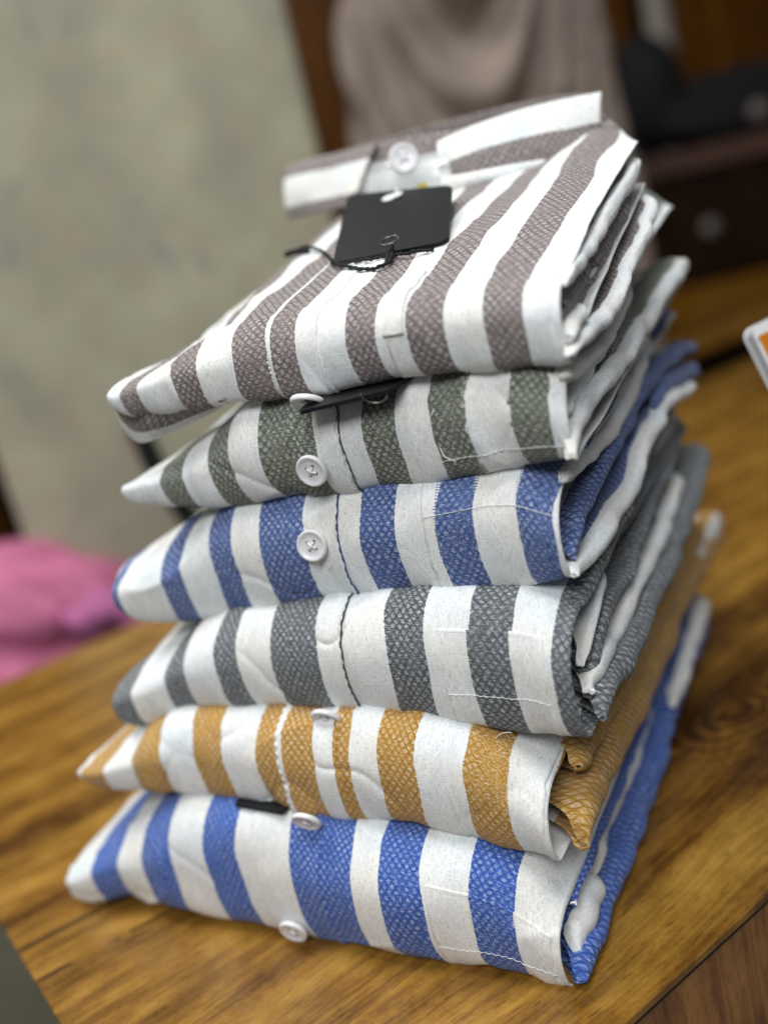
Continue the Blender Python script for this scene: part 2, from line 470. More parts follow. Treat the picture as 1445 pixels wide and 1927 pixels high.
def surf(c, X, s, lift=0.0):
    X, s = np.broadcast_arrays(np.asarray(X, float), np.asarray(s, float))
    e = 1e-4
    P, t = surf0(c, X, s)
    Px, _ = surf0(c, X + e, s); Ps, _ = surf0(c, X, s + 1e-3)
    N = np.cross(Px - P, Ps - P)
    N /= np.linalg.norm(N, axis=-1)[..., None] + 1e-15
    S = c.seed
    w = 0.0019 * vnoise(X * 24, t * 30, S + 11) + 0.0005 * vnoise(X * 70, t * 60, S + 12) + 0.00012 * vnoise(X * 190, t * 120, S + 13)
    # puckers and slack running along the stripes
    w = w + 0.0005 * vnoise(X * 110, t * 14, S + 14)
    ridge = 1 - np.abs(vnoise(X * 16 + t * 9, t * 20 - X * 7, S + 15))
    w = w + 0.0013 * (ridge ** 6)
    cr = 1 - np.abs(vnoise(X * 30 - t * 22, t * 26 + X * 20, S + 16))
    w = w - 0.0012 * cr ** 12 * smoothstep(-0.1, 0.5, vnoise(X * 14, t * 18, S + 17))
    w = w * c.wr
    # the flat parts are pressed by what lies on them
    flat = smoothstep(0.55, 0.75, np.abs(s))
    w = w * (1 - 0.6 * flat)
    P = P + N * (w + lift)[..., None]
    return P, t, N

def shirt_body(c, parent, mat):
    nx, ns = 230, 130
    Xs = c.xL + (c.xR - c.xL) * np.linspace(0, 1, nx) ** 1.0
    ss = np.concatenate([np.linspace(-1, -0.5, 22)[:-1], np.linspace(-0.5, 0.5, 66), np.linspace(0.5, 1, 44)[1:]])
    ns = len(ss)
    XX, SS = np.meshgrid(Xs, ss, indexing='ij')
    P, t, N = surf(c, XX, SS)
    ux = XX + 0.0022 * vnoise(XX * 17, t * 34, c.seed + 21) * smoothstep(0, 0.02, np.abs(t))
    uv = np.stack([ux, t], -1).reshape(-1, 2)
    o = link_mesh("folded_front", P.reshape(-1, 3), grid_faces(nx, ns, flip=False), mat, parent, uv)
    m = o.modifiers.new("thickness", 'SOLIDIFY'); m.thickness = 0.0009; m.offset = -1
    return o

def patch(name, c, parent, mat, x0, x1, s0, s1, lift=0.0011, du=0.0, dv=0.0, nx=40, ns=60, wob=0.0006):
    a = np.linspace(0, 1, nx); b = np.linspace(0, 1, ns)
    A, B = np.meshgrid(a, b, indexing='ij')
    S = s0 + (s1 - s0) * B
    wv = wob * vnoise(S * 14, S * 0 + x0 * 700, c.seed + 31)
    X = x0 + (x1 - x0) * A + wv
    lf = np.full(A.shape, lift)
    ring = np.zeros(A.shape, bool); ring[0, :] = ring[-1, :] = True; ring[:, 0] = ring[:, -1] = True
    lf[ring] = -0.0006
    # the skirt drops straight down to the cloth below
    X[0, :] = X[1, :] - 0.0001; X[-1, :] = X[-2, :] + 0.0001
    edge = np.minimum(np.minimum(A, 1 - A) * abs(x1 - x0), np.minimum(B, 1 - B) * 0.08)
    lf = np.where(ring, lf, lf + 0.0004 * np.exp(-((edge - 0.0016) / 0.0012) ** 2))
    P, t, N = surf(c, X, S, lf)
    uv = np.stack([X + du, t + dv], -1).reshape(-1, 2)
    return link_mesh(name, P.reshape(-1, 3), grid_faces(nx, ns), mat, parent, uv)

def stitch(c, parent, mat, xa, xb, sa, sb, rad=0.0004, lift=0.0014, n=70, name="stitching"):
    q = np.linspace(0, 1, n)
    X = xa + (xb - xa) * q; S = sa + (sb - sa) * q
    X = X + 0.0006 * vnoise(S * 14, S * 0 + xa * 700, c.seed + 31) * (abs(xb - xa) < 0.01)
    P, t, N = surf(c, X, S, np.full(n, lift) + 0.0003 * np.sin(q * n * 1.5))
    rr = rad * (1 + 0.22 * np.sin(q * n * 1.5) + 0.2 * vnoise(q * 60, q * 0, 5))
    v, f = tube_geo(P, rr, 6)
    return link_mesh(name, v, f, mat, parent)

def hairpin(name, c, parent, mat, pts, x, r, u0, leg=0.03, seed=0, wav=0.0012, uspan=1.0, n=90, lean=0.0, xend=0.0, taper=(0.2, 0.08)):
    """a turned edge of cloth running back along the side; pts are (y, z) of the fold line"""
    C = catmull([(p[0], p[1]) for p in pts], n)
    q = np.linspace(0, 1, n)
    L = np.concatenate([[0], np.cumsum(np.linalg.norm(np.diff(C, axis=0), axis=1))])
    m = 30
    V = []; UVs = []
    for i in range(n):
        y, z = C[i]
        lg = 0.003 + (leg - 0.003) * float(smoothstep(0.004, 0.045, L[i])) * (1 - 0.85 * float(smoothstep(L[-1] - 0.05, L[-1], L[i])))
        back = 0.010 * float(smoothstep(L[-1] - 0.022, L[-1], L[i])) ** 2
        rr = r * math.sqrt(max(0.012, min(1, q[i] / taper[0]))) * math.sqrt(max(0.03, min(1, (1 - q[i]) / taper[1])))
        rr *= 1.18
        rr *= 1 + 0.28 * float(vnoise(L[i] * 38, 1.7 + seed, seed))
        xa = x + xend * q[i] ** 2 + wav * float(vnoise(L[i] * 45, 0.3, seed + 3)) + 0.7 * wav * float(vnoise(L[i] * 110, 0.9, seed + 4))
        za = z + 0.9 * wav * float(vnoise(L[i] * 40, 5.3, seed + 6))
        for j in range(m):
            w = j / (m - 1)
            if w < 0.3: px = -lg * (0.3 - w) / 0.3; pz = -rr * (1 + 0.7 * px / leg); ar = px - rr * 1.57
            elif w > 0.7: px = -lg * (w - 0.7) / 0.3; pz = rr * (1 + 1.0 * px / leg); ar = -px + rr * 1.57
            else:
                an = -math.pi / 2 + math.pi * (w - 0.3) / 0.4
                px = rr * math.cos(an); pz = rr * math.sin(an); ar = rr * an
            wr = 0.0007 * float(vnoise(L[i] * 60, j * 0.21, seed + 8))
            V.append((xa + px - rr + wr - back + lean * pz, y + 0.3 * wr, za + pz + wr))
            UVs.append((u0 + ar * uspan, L[i]))
    o = link_mesh(name, V, grid_faces(n, m, flip=True), mat, parent, UVs)
    md = o.modifiers.new("thickness", 'SOLIDIFY'); md.thickness = 0.0008; md.offset = -1
    return o

M_BUTTON = plain("button_plastic", (0.80, 0.79, 0.80, 1), 0.28, var=0.02)
M_HOLE = plain("button_hole_dark", (0.10, 0.095, 0.09, 1), 0.8)
M_THREAD = plain("white_thread", (0.82, 0.83, 0.82, 1), 0.9, var=0.05, scale=400)

def frame_of(n):
    n = np.array(n, float); n /= np.linalg.norm(n)
    a = np.cross(np.array([0, 0, 1.0]), n); a /= np.linalg.norm(a)
    b = np.cross(n, a)
    return a, b, n

def button(parent, P, n, rad=0.0072, rot=0.1, cross=True):
    a, b, n = frame_of(n)
    a, b = a * math.cos(rot) + b * math.sin(rot), b * math.cos(rot) - a * math.sin(rot)
    prof = [(0.0, -0.0002), (0.55, -0.0002), (0.90, 0.0002), (1.0, 0.0010), (1.0, 0.0019), (0.965, 0.0025), (0.90, 0.0028), (0.82, 0.00265), (0.74, 0.0022), (0.64, 0.0019), (0.45, 0.0018), (0.0, 0.0018)]
    V = []; m = 48
    for r, z in prof:
        for k in range(m):
            q = 2 * math.pi * k / m
            V.append(P + rad * max(r, 1e-3) * (math.cos(q) * a + math.sin(q) * b) + n * z)
    o = link_mesh("button", V, grid_faces(len(prof), m, wrap_m=True), M_BUTTON, parent)
    hv = []; hf = []
    for sx in (-1, 1):
        for sy in (-1, 1):
            c0 = P + rad * 0.23 * (sx * a + sy * b) + n * 0.00188
            base = len(hv)
            hv.append(c0)
            for k in range(14):
                q = 2 * math.pi * k / 14
                hv.append(c0 + rad * 0.105 * (math.cos(q) * a + math.sin(q) * b))
            for k in range(14): hf.append((base, base + 1 + k, base + 1 + (k + 1) % 14))
    link_mesh("button_hole", hv, hf, M_HOLE, o)
    tv = []; tf = []
    dirs = ((1, 1), (1, -1)) if cross else ((1, 0.15), (1, -0.2))
    for sx, sy in dirs:
        pp = [P + rad * 0.23 * w * (sx * a + sy * b) + n * (0.0017 + 0.0009 * (1 - w * w)) for w in np.linspace(-0.95, 0.95, 9)]
        v, f = tube_geo(pp, 0.00052, 6, len(tv)); tv += list(v); tf += f
    link_mesh("thread", tv, tf, M_THREAD, o)
    return o

def find_s(c, X, z):
    ss = np.linspace(-0.5, 0.5, 400)
    P, t, N = surf(c, np.full(400, X), ss)
    i = int(np.argmin(np.abs(P[:, 2] - z)))
    return ss[i], P[i], N[i]

B = {
 0: [(-0.1503, -0.1308), (-0.1106, -0.0905), (-0.0677, -0.048), (-0.018, 0.0159), (0.0305, 0.0511), (0.0725, 0.0911), (0.1105, 0.128)],
 1: [(-0.1441, -0.1277), (-0.1069, -0.0874), (-0.0673, -0.0487), (-0.0289, -0.0166), (-0.0129, 0.0042), (0.015, 0.022), (0.0375, 0.056), (0.0767, 0.0947), (0.1105, 0.130)],
 2: [(-0.122, -0.1065), (-0.0827, -0.0678), (-0.0478, -0.0333), (-0.0151, 0.0116), (0.0479, 0.0666), (0.0863, 0.1036), (0.1196, 0.140)],
 3: [(-0.112, -0.1071), (-0.0772, -0.0631), (-0.044, -0.0299), (-0.0132, 0.0105), (0.0399, 0.056), (0.0755, 0.0924), (0.1103, 0.1245)],
 4: [(-0.0614, -0.0477), (-0.032, -0.0163), (0.0007, 0.0296), (0.0516, 0.0669), (0.0835, 0.0984), (0.1153, 0.1311)],
 5: [(-0.0635, -0.0535), (-0.0337, -0.0189), (-0.0001, 0.0167), (0.0186, 0.0316), (0.0561, 0.0708), (0.0847, 0.0989), (0.1145, 0.129)]}
COLS = {0: ((92, 132, 212), (52, 80, 156)), 1: ((214, 170, 94), (170, 126, 54)), 2: ((142, 147, 150), (80, 84, 88)),
        3: ((112, 136, 190), (64, 82, 134)), 4: ((150, 154, 139), (88, 93, 82)), 5: ((162, 151, 147), (106, 97, 95))}
FAB = {}
for kk in range(6):
    lo = B[kk][0][0] - 0.03; hi = 0.165
    FAB[kk] = fabric("striped_cotton", srgb(*COLS[kk][0]), srgb(*COLS[kk][1]), B[kk], lo, hi)

ZB = {
 0: [(-0.170, 0.004), (-0.162, 0.0015), (-0.148, 0.006), (-0.138, 0.008), (-0.120, 0.006), (-0.101, 0.008), (-0.074, 0.005), (-0.03, 0.002), (0.03, 0.001), (0.109, 0.0005)],
 1: [(-0.146, 0.077), (-0.140, 0.071), (-0.130, 0.070), (-0.099, 0.071), (-0.058, 0.069), (-0.044, 0.069), (-0.014, 0.066), (0.016, 0.065), (0.051, 0.062), (0.071, 0.059), (0.088, 0.055), (0.110, 0.052)],
 2: [(-0.120, 0.102), (-0.116, 0.100), (-0.103, 0.100), (-0.092, 0.102), (-0.081, 0.107), (-0.057, 0.110), (-0.032, 0.112), (0.002, 0.112), (0.033, 0.114), (0.059, 0.112), (0.101, 0.107), (0.128, 0.107)],
 3: [(-0.110, 0.159), (-0.108, 0.155), (-0.103, 0.151), (-0.091, 0.150), (-0.068, 0.150), (-0.057, 0.153), (-0.032, 0.155), (-0.003, 0.160), (0.038, 0.163), (0.088, 0.164), (0.110, 0.163), (0.1275, 0.166)],
 4: [(-0.086, 0.216), (-0.075, 0.213), (-0.065, 0.211), (-0.043, 0.209), (0.027, 0.209), (0.068, 0.211), (0.099, 0.214), (0.138, 0.215)],
 5: [(-0.072, 0.2615), (-0.069, 0.2585), (-0.063, 0.2575), (-0.049, 0.2580), (-0.028, 0.2570), (-0.011, 0.2555), (0.018, 0.2545), (0.074, 0.256), (0.120, 0.255), (0.143, 0.253)]}
ZT = {
 0: [(-0.170, 0.029), (-0.162, 0.034), (-0.150, 0.040), (-0.135, 0.047), (-0.117, 0.053), (-0.100, 0.062), (-0.080, 0.069), (-0.044, 0.070), (0.016, 0.066), (0.060, 0.061), (0.088, 0.053), (0.100, 0.042), (0.109, 0.032)],
 1: [(-0.146, 0.084), (-0.135, 0.089), (-0.120, 0.095), (-0.101, 0.102), (-0.085, 0.108), (-0.057, 0.111), (0.002, 0.113), (0.033, 0.115), (0.075, 0.111), (0.095, 0.100), (0.110, 0.086)],
 2: [(-0.120, 0.125), (-0.112, 0.130), (-0.103, 0.135), (-0.093, 0.139), (-0.081, 0.143), (-0.066, 0.151), (-0.032, 0.157), (0.0, 0.161), (0.05, 0.165), (0.105, 0.164), (0.118, 0.160), (0.128, 0.155)],
 3: [(-0.110, 0.180), (-0.100, 0.185), (-0.091, 0.189), (-0.081, 0.193), (-0.070, 0.196), (-0.057, 0.202), (-0.04, 0.209), (0.027, 0.211), (0.099, 0.215), (0.112, 0.213), (0.1275, 0.203)],
 4: [(-0.086, 0.227), (-0.075, 0.231), (-0.063, 0.235), (-0.050, 0.237), (-0.035, 0.242), (-0.020, 0.248), (-0.010, 0.254), (0.02, 0.2565), (0.10, 0.257), (0.122, 0.255), (0.138, 0.248)],
 5: [(-0.072, 0.274), (-0.061, 0.276), (-0.048, 0.279), (-0.028, 0.284), (0.0, 0.287), (0.06, 0.288), (0.11, 0.287), (0.143, 0.282)]}
YF = {0: -0.0258, 1: -0.0145, 2: -0.001, 3: 0.0136, 4: 0.0159, 5: 0.0119}
DD = {0: 0.31, 1: 0.31, 2: 0.29, 3: 0.29, 4: 0.27, 5: 0.25}
BK = {0: (0.001, 0.058), 1: (0.060, 0.118), 2: (0.122, 0.176), 3: (0.180, 0.240), 4: (0.246, 0.300), 5: (0.306, 0.342)}
CFG = {}
DCUT = {5: 0.06}
for kk in range(6):
    CFG[kk] = make_cfg(ZB[kk][0][0], ZB[kk][-1][0], YF[kk], DD[kk], ZB[kk], ZT[kk], BK[kk][0], BK[kk][1], 0.021 if kk else 0.024, 100 + 40 * kk)
    CFG[kk].Dcut = DCUT.get(kk, 0.0)
CFG[5].rback = 0.50

NAMES = {0: "bright blue and white striped folded shirt at the bottom, lying on the desk",
         1: "mustard and white striped folded shirt lying on the bright blue striped one",
         2: "charcoal grey and white striped folded shirt between the mustard and navy ones",
         3: "navy blue and white striped folded shirt between the grey and green ones",
         4: "sage green and white striped folded shirt under the mauve one with the collar",
         5: "mauve brown and white striped folded shirt with upright collar, topmost of the stack"}
ROOT = {}
for kk in range(6):
    c = CFG[kk]
    r_ = empty("folded_shirt", (0.5 * (c.xL + c.xR), c.yf + 0.1, float(c.zb(0.02))))
    tag(r_, NAMES[kk], "shirt", "striped folded shirts in one stack")
    ROOT[kk] = r_
    shirt_body(c, r_, FAB[kk])

def band(k, i): return 0.5 * (B[k][i][0] + B[k][i][1])
def gap(k, i): return 0.5 * (B[k][i][1] + B[k][i + 1][0])

# plackets with their edge stitching
PLK = {0: (-0.0368, 0.0012, -0.5, 0.52), 1: (-0.0157, 0.0185, -0.5, 0.52), 2: (-0.0036, 0.0265, -0.5, 0.52), 3: (0.0005, 0.0296, -0.5, 0.52),
       4: (0.0154, 0.041, -0.5, 0.52), 5: (0.0177, 0.0453, -0.5, 0.76)}
for kk, (x0, x1, s0, s1) in PLK.items():
    patch("placket", CFG[kk], ROOT[kk], FAB[kk], x0, x1, s0, s1, lift=0.0014, ns=110)
M_ST = {2: plain("grey_thread", srgb(70, 72, 74), 0.9), 3: plain("navy_thread", srgb(52, 70, 118), 0.9), 4: plain("green_thread", srgb(84, 92, 78), 0.9)}
stitch(CFG[4], ROOT[4], M_ST[4], 0.0412, 0.0412, -0.46, 0.5, 0.0004, 0.0016)
stitch(CFG[3], ROOT[3], M_ST[3], 0.0298, 0.0298, -0.48, 0.5, 0.0004, 0.0016)
stitch(CFG[2], ROOT[2], M_ST[2], 0.0267, 0.0267, -0.48, 0.5, 0.00045, 0.0016)
stitch(CFG[1], ROOT[1], M_THREAD, -0.0150, -0.0150, -0.48, 0.5, 0.0011, 0.0009)
stitch(CFG[5], ROOT[5], M_THREAD, 0.0183, 0.0183, -0.35, 0.74, 0.0007, 0.0008, n=110)
stitch(CFG[0], ROOT[0], M_THREAD, -0.0355, -0.0355, -0.48, 0.5, 0.00035, 0.0012)

# breast pockets
patch("pocket", CFG[0], ROOT[0], FAB[0], 0.0520, 0.1070, -0.5, 0.17, 0.0009, 0.0010, 0.0017)
stitch(CFG[0], ROOT[0], M_THREAD, 0.0535, 0.1060, -0.17, -0.16, 0.00016, 0.0013)
patch("pocket", CFG[1], ROOT[1], FAB[1], 0.0682, 0.1095, -0.5, 0.54, 0.0009, 0.0004, 0.0017)
patch("pocket", CFG[2], ROOT[2], FAB[2], 0.0720, 0.1190, -0.5, 0.21, 0.0010, 0.0012, 0.0017)
stitch(CFG[2], ROOT[2], M_THREAD, 0.0735, 0.1180, -0.13, -0.12, 0.00016, 0.0013)
patch("pocket", CFG[3], ROOT[3], FAB[3], 0.0690, 0.1255, -0.5, 0.52, 0.0009, 0.0004, 0.0017)
stitch(CFG[3], ROOT[3], M_THREAD, 0.0710, 0.1250, 0.12, 0.16, 0.00016, 0.0013)
patch("pocket", CFG[4], ROOT[4], FAB[4], 0.0819, 0.1360, -0.5, 0.32, 0.0009, 0.0008, 0.0017)
stitch(CFG[4], ROOT[4], M_THREAD, 0.0835, 0.1350, -0.22, -0.21, 0.00016, 0.0013)
patch("pocket", CFG[5], ROOT[5], FAB[5], 0.0732, 0.1412, -0.5, 0.535, 0.0010, 0.0008, 0.0017)
patch("pocket_tab", CFG[5], ROOT[5], FAB[5], 0.0738, 0.0835, 0.02, 0.54, 0.0019, 0.0, 0.0, 20, 40)

# buttons
BT = {0: (-0.024, 0.0114), 1: (-0.0051, 0.0688), 2: (0.0109, 0.1150), 3: (0.0166, 0.1897), 4: (0.027, 0.2243), 5: (0.0337, 0.2552)}
for kk, (bx_, bz_) in BT.items():
    s_, P_, N_ = find_s(CFG[kk], bx_, bz_)
    n_ = N_.copy()
    n_[2] = max(n_[2], -0.50)
    button(ROOT[kk], (P_ + N_ * 0.0020 + np.array([0, -0.0012, 0])) if kk in (0, 3, 4) else np.array([bx_, CFG[kk].yf - 0.0022, bz_ - 0.0008]), n_, rot=0.12 * (kk - 2), cross=(kk != 0))

# side folds: what the turned-in sides and sleeves show on the right
def hp(k, pts, x, r, u0, name="side_fold", **kw):
    return hairpin(name, CFG[k], ROOT[k], FAB[k], pts, x, r, u0, seed=CFG[k].seed + int(abs(pts[0][1]) * 9000) % 37, **kw)
W5, W4, W3 = gap(5, 4), gap(4, 4), gap(3, 4)
# mauve shirt
hp(5, [(0.006, 0.2575), (0.043, 0.2585), (0.077, 0.263), (0.111, 0.275), (0.132, 0.282), (0.175, 0.300)], 0.147, 0.0030, W5, leg=0.05, xend=0.004)
hp(5, [(0.020, 0.2785), (0.068, 0.2885), (0.127, 0.3035), (0.160, 0.313), (0.180, 0.319)], 0.1450, 0.0032, W5, leg=0.03)
hp(5, [(0.026, 0.2705), (0.034, 0.272), (0.067, 0.280), (0.096, 0.286), (0.124, 0.293), (0.16, 0.301)], 0.1415, 0.0056, band(5, 4), "rolled_sleeve", leg=0.02, uspan=0.6, taper=(0.08, 0.08))
hp(5, [(0.028, 0.267), (0.067, 0.274), (0.096, 0.281), (0.124, 0.288)], 0.141, 0.0032, band(5, 5) + 0.006, "rolled_sleeve", leg=0.02)
hp(5, [(0.013, 0.2615), (0.03, 0.2645), (0.053, 0.268)], 0.1465, 0.0026, W5, "sleeve_cuff", leg=0.03)
# green shirt
hp(4, [(0.018, 0.2475), (0.03, 0.246), (0.068, 0.2465), (0.089, 0.250), (0.11, 0.260), (0.15, 0.275), (0.175, 0.277)], 0.1405, 0.0032, W4, leg=0.04)
hp(4, [(0.024, 0.232), (0.045, 0.237), (0.063, 0.240), (0.10, 0.246), (0.16, 0.262)], 0.1365, 0.0030, W4, leg=0.03)
hp(4, [(0.03, 0.2265), (0.05, 0.2305), (0.10, 0.2375), (0.17, 0.252)], 0.1335, 0.0028, band(4, 4), leg=0.03, uspan=0.5)
hp(4, [(0.010, 0.2195), (0.027, 0.226), (0.066, 0.2325), (0.113, 0.236), (0.162, 0.243), (0.215, 0.252), (0.262, 0.258)], 0.1405, 0.0034, W4, leg=0.05, xend=0.004)
# navy shirt
hp(3, [(0.024, 0.206), (0.045, 0.2035), (0.068, 0.203), (0.107, 0.2035), (0.151, 0.210), (0.184, 0.219), (0.22, 0.228)], 0.1295, 0.0036, W3, leg=0.04)
hp(3, [(0.020, 0.176), (0.026, 0.178), (0.044, 0.184), (0.071, 0.188), (0.098, 0.193), (0.133, 0.200), (0.173, 0.207), (0.24, 0.208), (0.305, 0.200)], 0.1285, 0.0040, band(3, 4), "rolled_sleeve", leg=0.02, uspan=0.7, xend=0.006)
hp(3, [(0.012, 0.1705), (0.036, 0.170), (0.071, 0.171), (0.105, 0.173), (0.131, 0.182), (0.175, 0.191), (0.262, 0.187)], 0.133, 0.0038, W3, leg=0.05, xend=0.006)
hp(3, [(0.17, 0.196), (0.22, 0.197), (0.275, 0.190), (0.300, 0.184)], 0.134, 0.0042, band(3, 5), "sleeve_cuff", leg=0.03, uspan=0.6)
# grey shirt
G2 = 0.1296
hp(2, [(0.020, 0.156), (0.033, 0.1555), (0.062, 0.160), (0.094, 0.165), (0.135, 0.173), (0.17, 0.177), (0.22, 0.184)], 0.1305, 0.0034, G2, leg=0.04, uspan=0.5)
hp(2, [(0.012, 0.119), (0.020, 0.122), (0.035, 0.130), (0.052, 0.1365), (0.08, 0.138), (0.107, 0.139), (0.137, 0.147), (0.196, 0.154), (0.25, 0.157)], 0.1295, 0.0030, G2, leg=0.03, uspan=0.5)
hp(2, [(0.016, 0.1300), (0.030, 0.138), (0.050, 0.146), (0.075, 0.150)], 0.1280, 0.0022, gap(2, 4), "sleeve_cuff", leg=0.03)
hp(2, [(0.010, 0.1215), (0.041, 0.1215), (0.07, 0.1235), (0.096, 0.126), (0.128, 0.125), (0.174, 0.130), (0.235, 0.142)], 0.1300, 0.0042, gap(2, 4), leg=0.04)
hp(2, [(0.006, 0.112), (0.02, 0.114), (0.052, 0.1125), (0.088, 0.114), (0.135, 0.116), (0.183, 0.121), (0.242, 0.135), (0.278, 0.143)], 0.1345, 0.0048, G2, leg=0.05, uspan=0.5, xend=0.004)
# mustard shirt
G1 = 0.1203
hp(1, [(0.010, 0.0872), (0.018, 0.0852), (0.030, 0.0832), (0.069, 0.082), (0.119, 0.080), (0.167, 0.081), (0.239, 0.082), (0.30, 0.084)], 0.1200, 0.0095, G1, leg=0.05, uspan=0.4, xend=0.004, taper=(0.35, 0.08))
hp(1, [(-0.006, 0.059), (0.0, 0.066), (0.027, 0.067), (0.069, 0.064), (0.128, 0.064), (0.171, 0.066), (0.251, 0.069), (0.33, 0.064), (0.36, 0.062)], 0.1225, 0.0090, G1, leg=0.06, uspan=0.4, xend=0.005, taper=(0.3, 0.08))
hp(1, [(0.25, 0.074), (0.30, 0.072), (0.345, 0.066), (0.366, 0.062)], 0.124, 0.0050, gap(1, 7), "sleeve_cuff", leg=0.04)
# bright blue shirt
hp(0, [(-0.006, 0.030), (0.019, 0.0300), (0.054, 0.029), (0.093, 0.028), (0.13, 0.031), (0.2, 0.036)], 0.1115, 0.0022, 0.1113, leg=0.03, uspan=1.0)
hp(0, [(0.028, 0.0155), (0.06, 0.0175), (0.107, 0.018), (0.18, 0.024)], 0.1080, 0.0030, gap(0, 5), leg=0.03)
hp(0, [(-0.012, 0.009), (-0.004, 0.014), (0.012, 0.0165), (0.028, 0.0155), (0.036, 0.013)], 0.1145, 0.0062, gap(0, 4), "sleeve_cuff", leg=0.03, taper=(0.35, 0.10))
hp(0, [(-0.022, 0.0062), (-0.009, 0.0060), (0.032, 0.0065), (0.085, 0.0065), (0.14, 0.010), (0.172, 0.016), (0.254, 0.022), (0.298, 0.020)], 0.1165, 0.0060, 0.1195, leg=0.05, uspan=0.4, xend=0.004)
hp(0, [(0.17, 0.022), (0.22, 0.027), (0.27, 0.030), (0.302, 0.028)], 0.1200, 0.0045, gap(0, 5), "sleeve_cuff", leg=0.03)

def loose(k, X, s, dx, dz, seed):
    P, t, N = surf(CFG[k], np.array([X]), np.array([s]), np.array([0.0012]))
    p = P[0]; n = N[0]
    pts = [p, p + np.array([dx * 0.3, 0, dz * 0.5]) + n * 0.0016, p + np.array([dx * 0.7, 0, dz * 0.7]) + n * 0.0022, p + np.array([dx, 0, dz]) + n * 0.0010]
    v, f = tube_geo(catmull(pts, 16), 0.00022, 5)
    link_mesh("loose_thread", v, f, M_THREAD, ROOT[k])
loose(4, 0.0845, -0.12, 0.006, -0.006, 1)
loose(4, 0.0835, 0.02, 0.003, 0.006, 2)
loose(5, 0.079, 0.30, 0.006, 0.003, 3)
loose(1, 0.088, 0.42, 0.007, 0.002, 5)
loose(3, 0.020, -0.12, 0.003, 0.004, 7)

# ------------------------------------------------------------------ collar of the top shirt
def ztop5(x, y):
    c = CFG[5]
    ss = np.linspace(0.5, 1, 200)
    P, t, N = surf(c, np.full(200, x), ss)
    return float(np.interp(y, P[:, 1], P[:, 2]))

def strip(name, path_bot, path_top, mat, u_bot, u_top, parent, bulge=0.0, n=70, m=22, th=0.0014, seed=1):
    A = catmull(path_bot, n); Bp = catmull(path_top, n)
    L = np.concatenate([[0], np.cumsum(np.linalg.norm(np.diff(Bp, axis=0), axis=1))])
    V = []; UVs = []
    for i in range(n):
        for j in range(m):
            w = j / (m - 1)
            p = A[i] * (1 - w) + Bp[i] * w
            p = p + np.array([0, -1.0, 0.15]) * (bulge * 4 * w * (1 - w)) + np.array([0.2, -1, 0.1]) * 0.0010 * float(vnoise(L[i] * 45, w * 2, seed))
            V.append(p); UVs.append((u_bot * (1 - w) + u_top * w, L[i]))
    o = link_mesh(name, V, grid_faces(n, m), mat, parent, UVs)
    md = o.modifiers.new("thickness", 'SOLIDIFY'); md.thickness = th; md.offset = 0
    return o
b5 = B[5]
# right leaf: white fold on top, mauve band below, thin white turned edge
uw = gap(5, 4)
strip("collar_leaf", [(0.047, 0.160, 0.3235), (0.072, 0.168, 0.3235), (0.098, 0.180, 0.3225), (0.119, 0.196, 0.3225)],
      [(0.043, 0.172, 0.3475), (0.064, 0.180, 0.351), (0.092, 0.191, 0.3525), (0.1215, 0.204, 0.3515)], FAB[5], b5[4][0] + 0.0005, b5[4][1] + 0.0140, ROOT[5], 0.003, seed=3)
strip("collar_edge", [(0.047, 0.158, 0.3225), (0.060, 0.162, 0.3215), (0.078, 0.168, 0.3225), (0.095, 0.177, 0.3235)],
      [(0.047, 0.159, 0.3285), (0.060, 0.163, 0.3275), (0.078, 0.169, 0.3265), (0.095, 0.179, 0.3250)], FAB[5], uw - 0.002, uw + 0.002, ROOT[5], 0.002, m=8, th=0.003, seed=5)
strip("collar_leaf", [(-0.080, 0.212, 0.3300), (-0.058, 0.200, 0.3290), (-0.034, 0.188, 0.3280), (-0.016, 0.178, 0.3270)],
      [(-0.076, 0.218, 0.3600), (-0.050, 0.206, 0.3590), (-0.022, 0.194, 0.3570), (0.004, 0.184, 0.3560)], FAB[5], b5[1][1] - 0.0075, b5[2][0] + 0.0095, ROOT[5], 0.003, seed=7)
strip("collar_back", [(-0.076, 0.222, 0.330), (-0.03, 0.246, 0.331), (0.03, 0.250, 0.331), (0.09, 0.236, 0.329), (0.120, 0.208, 0.325)],
      [(-0.074, 0.222, 0.3595), (-0.03, 0.242, 0.362), (0.03, 0.246, 0.362), (0.09, 0.232, 0.358), (0.1205, 0.208, 0.3510)], FAB[5], b5[3][0] + 0.0015, b5[3][1] - 0.0015, ROOT[5], 0.0, seed=9)
strip("collar_band", [(-0.010, 0.186, 0.3240), (0.010, 0.178, 0.3240), (0.032, 0.176, 0.3240), (0.056, 0.180, 0.3240)],
      [(-0.006, 0.192, 0.3560), (0.010, 0.185, 0.3550), (0.030, 0.182, 0.3535), (0.052, 0.186, 0.3510)], FAB[5], b5[4][0] - 0.011, b5[4][0] + 0.0115, ROOT[5], 0.002, seed=11)
button(ROOT[5], np.array([0.0277, 0.1605, 0.3430]), np.array([0.45, -0.85, 0.22]), rad=0.0076)
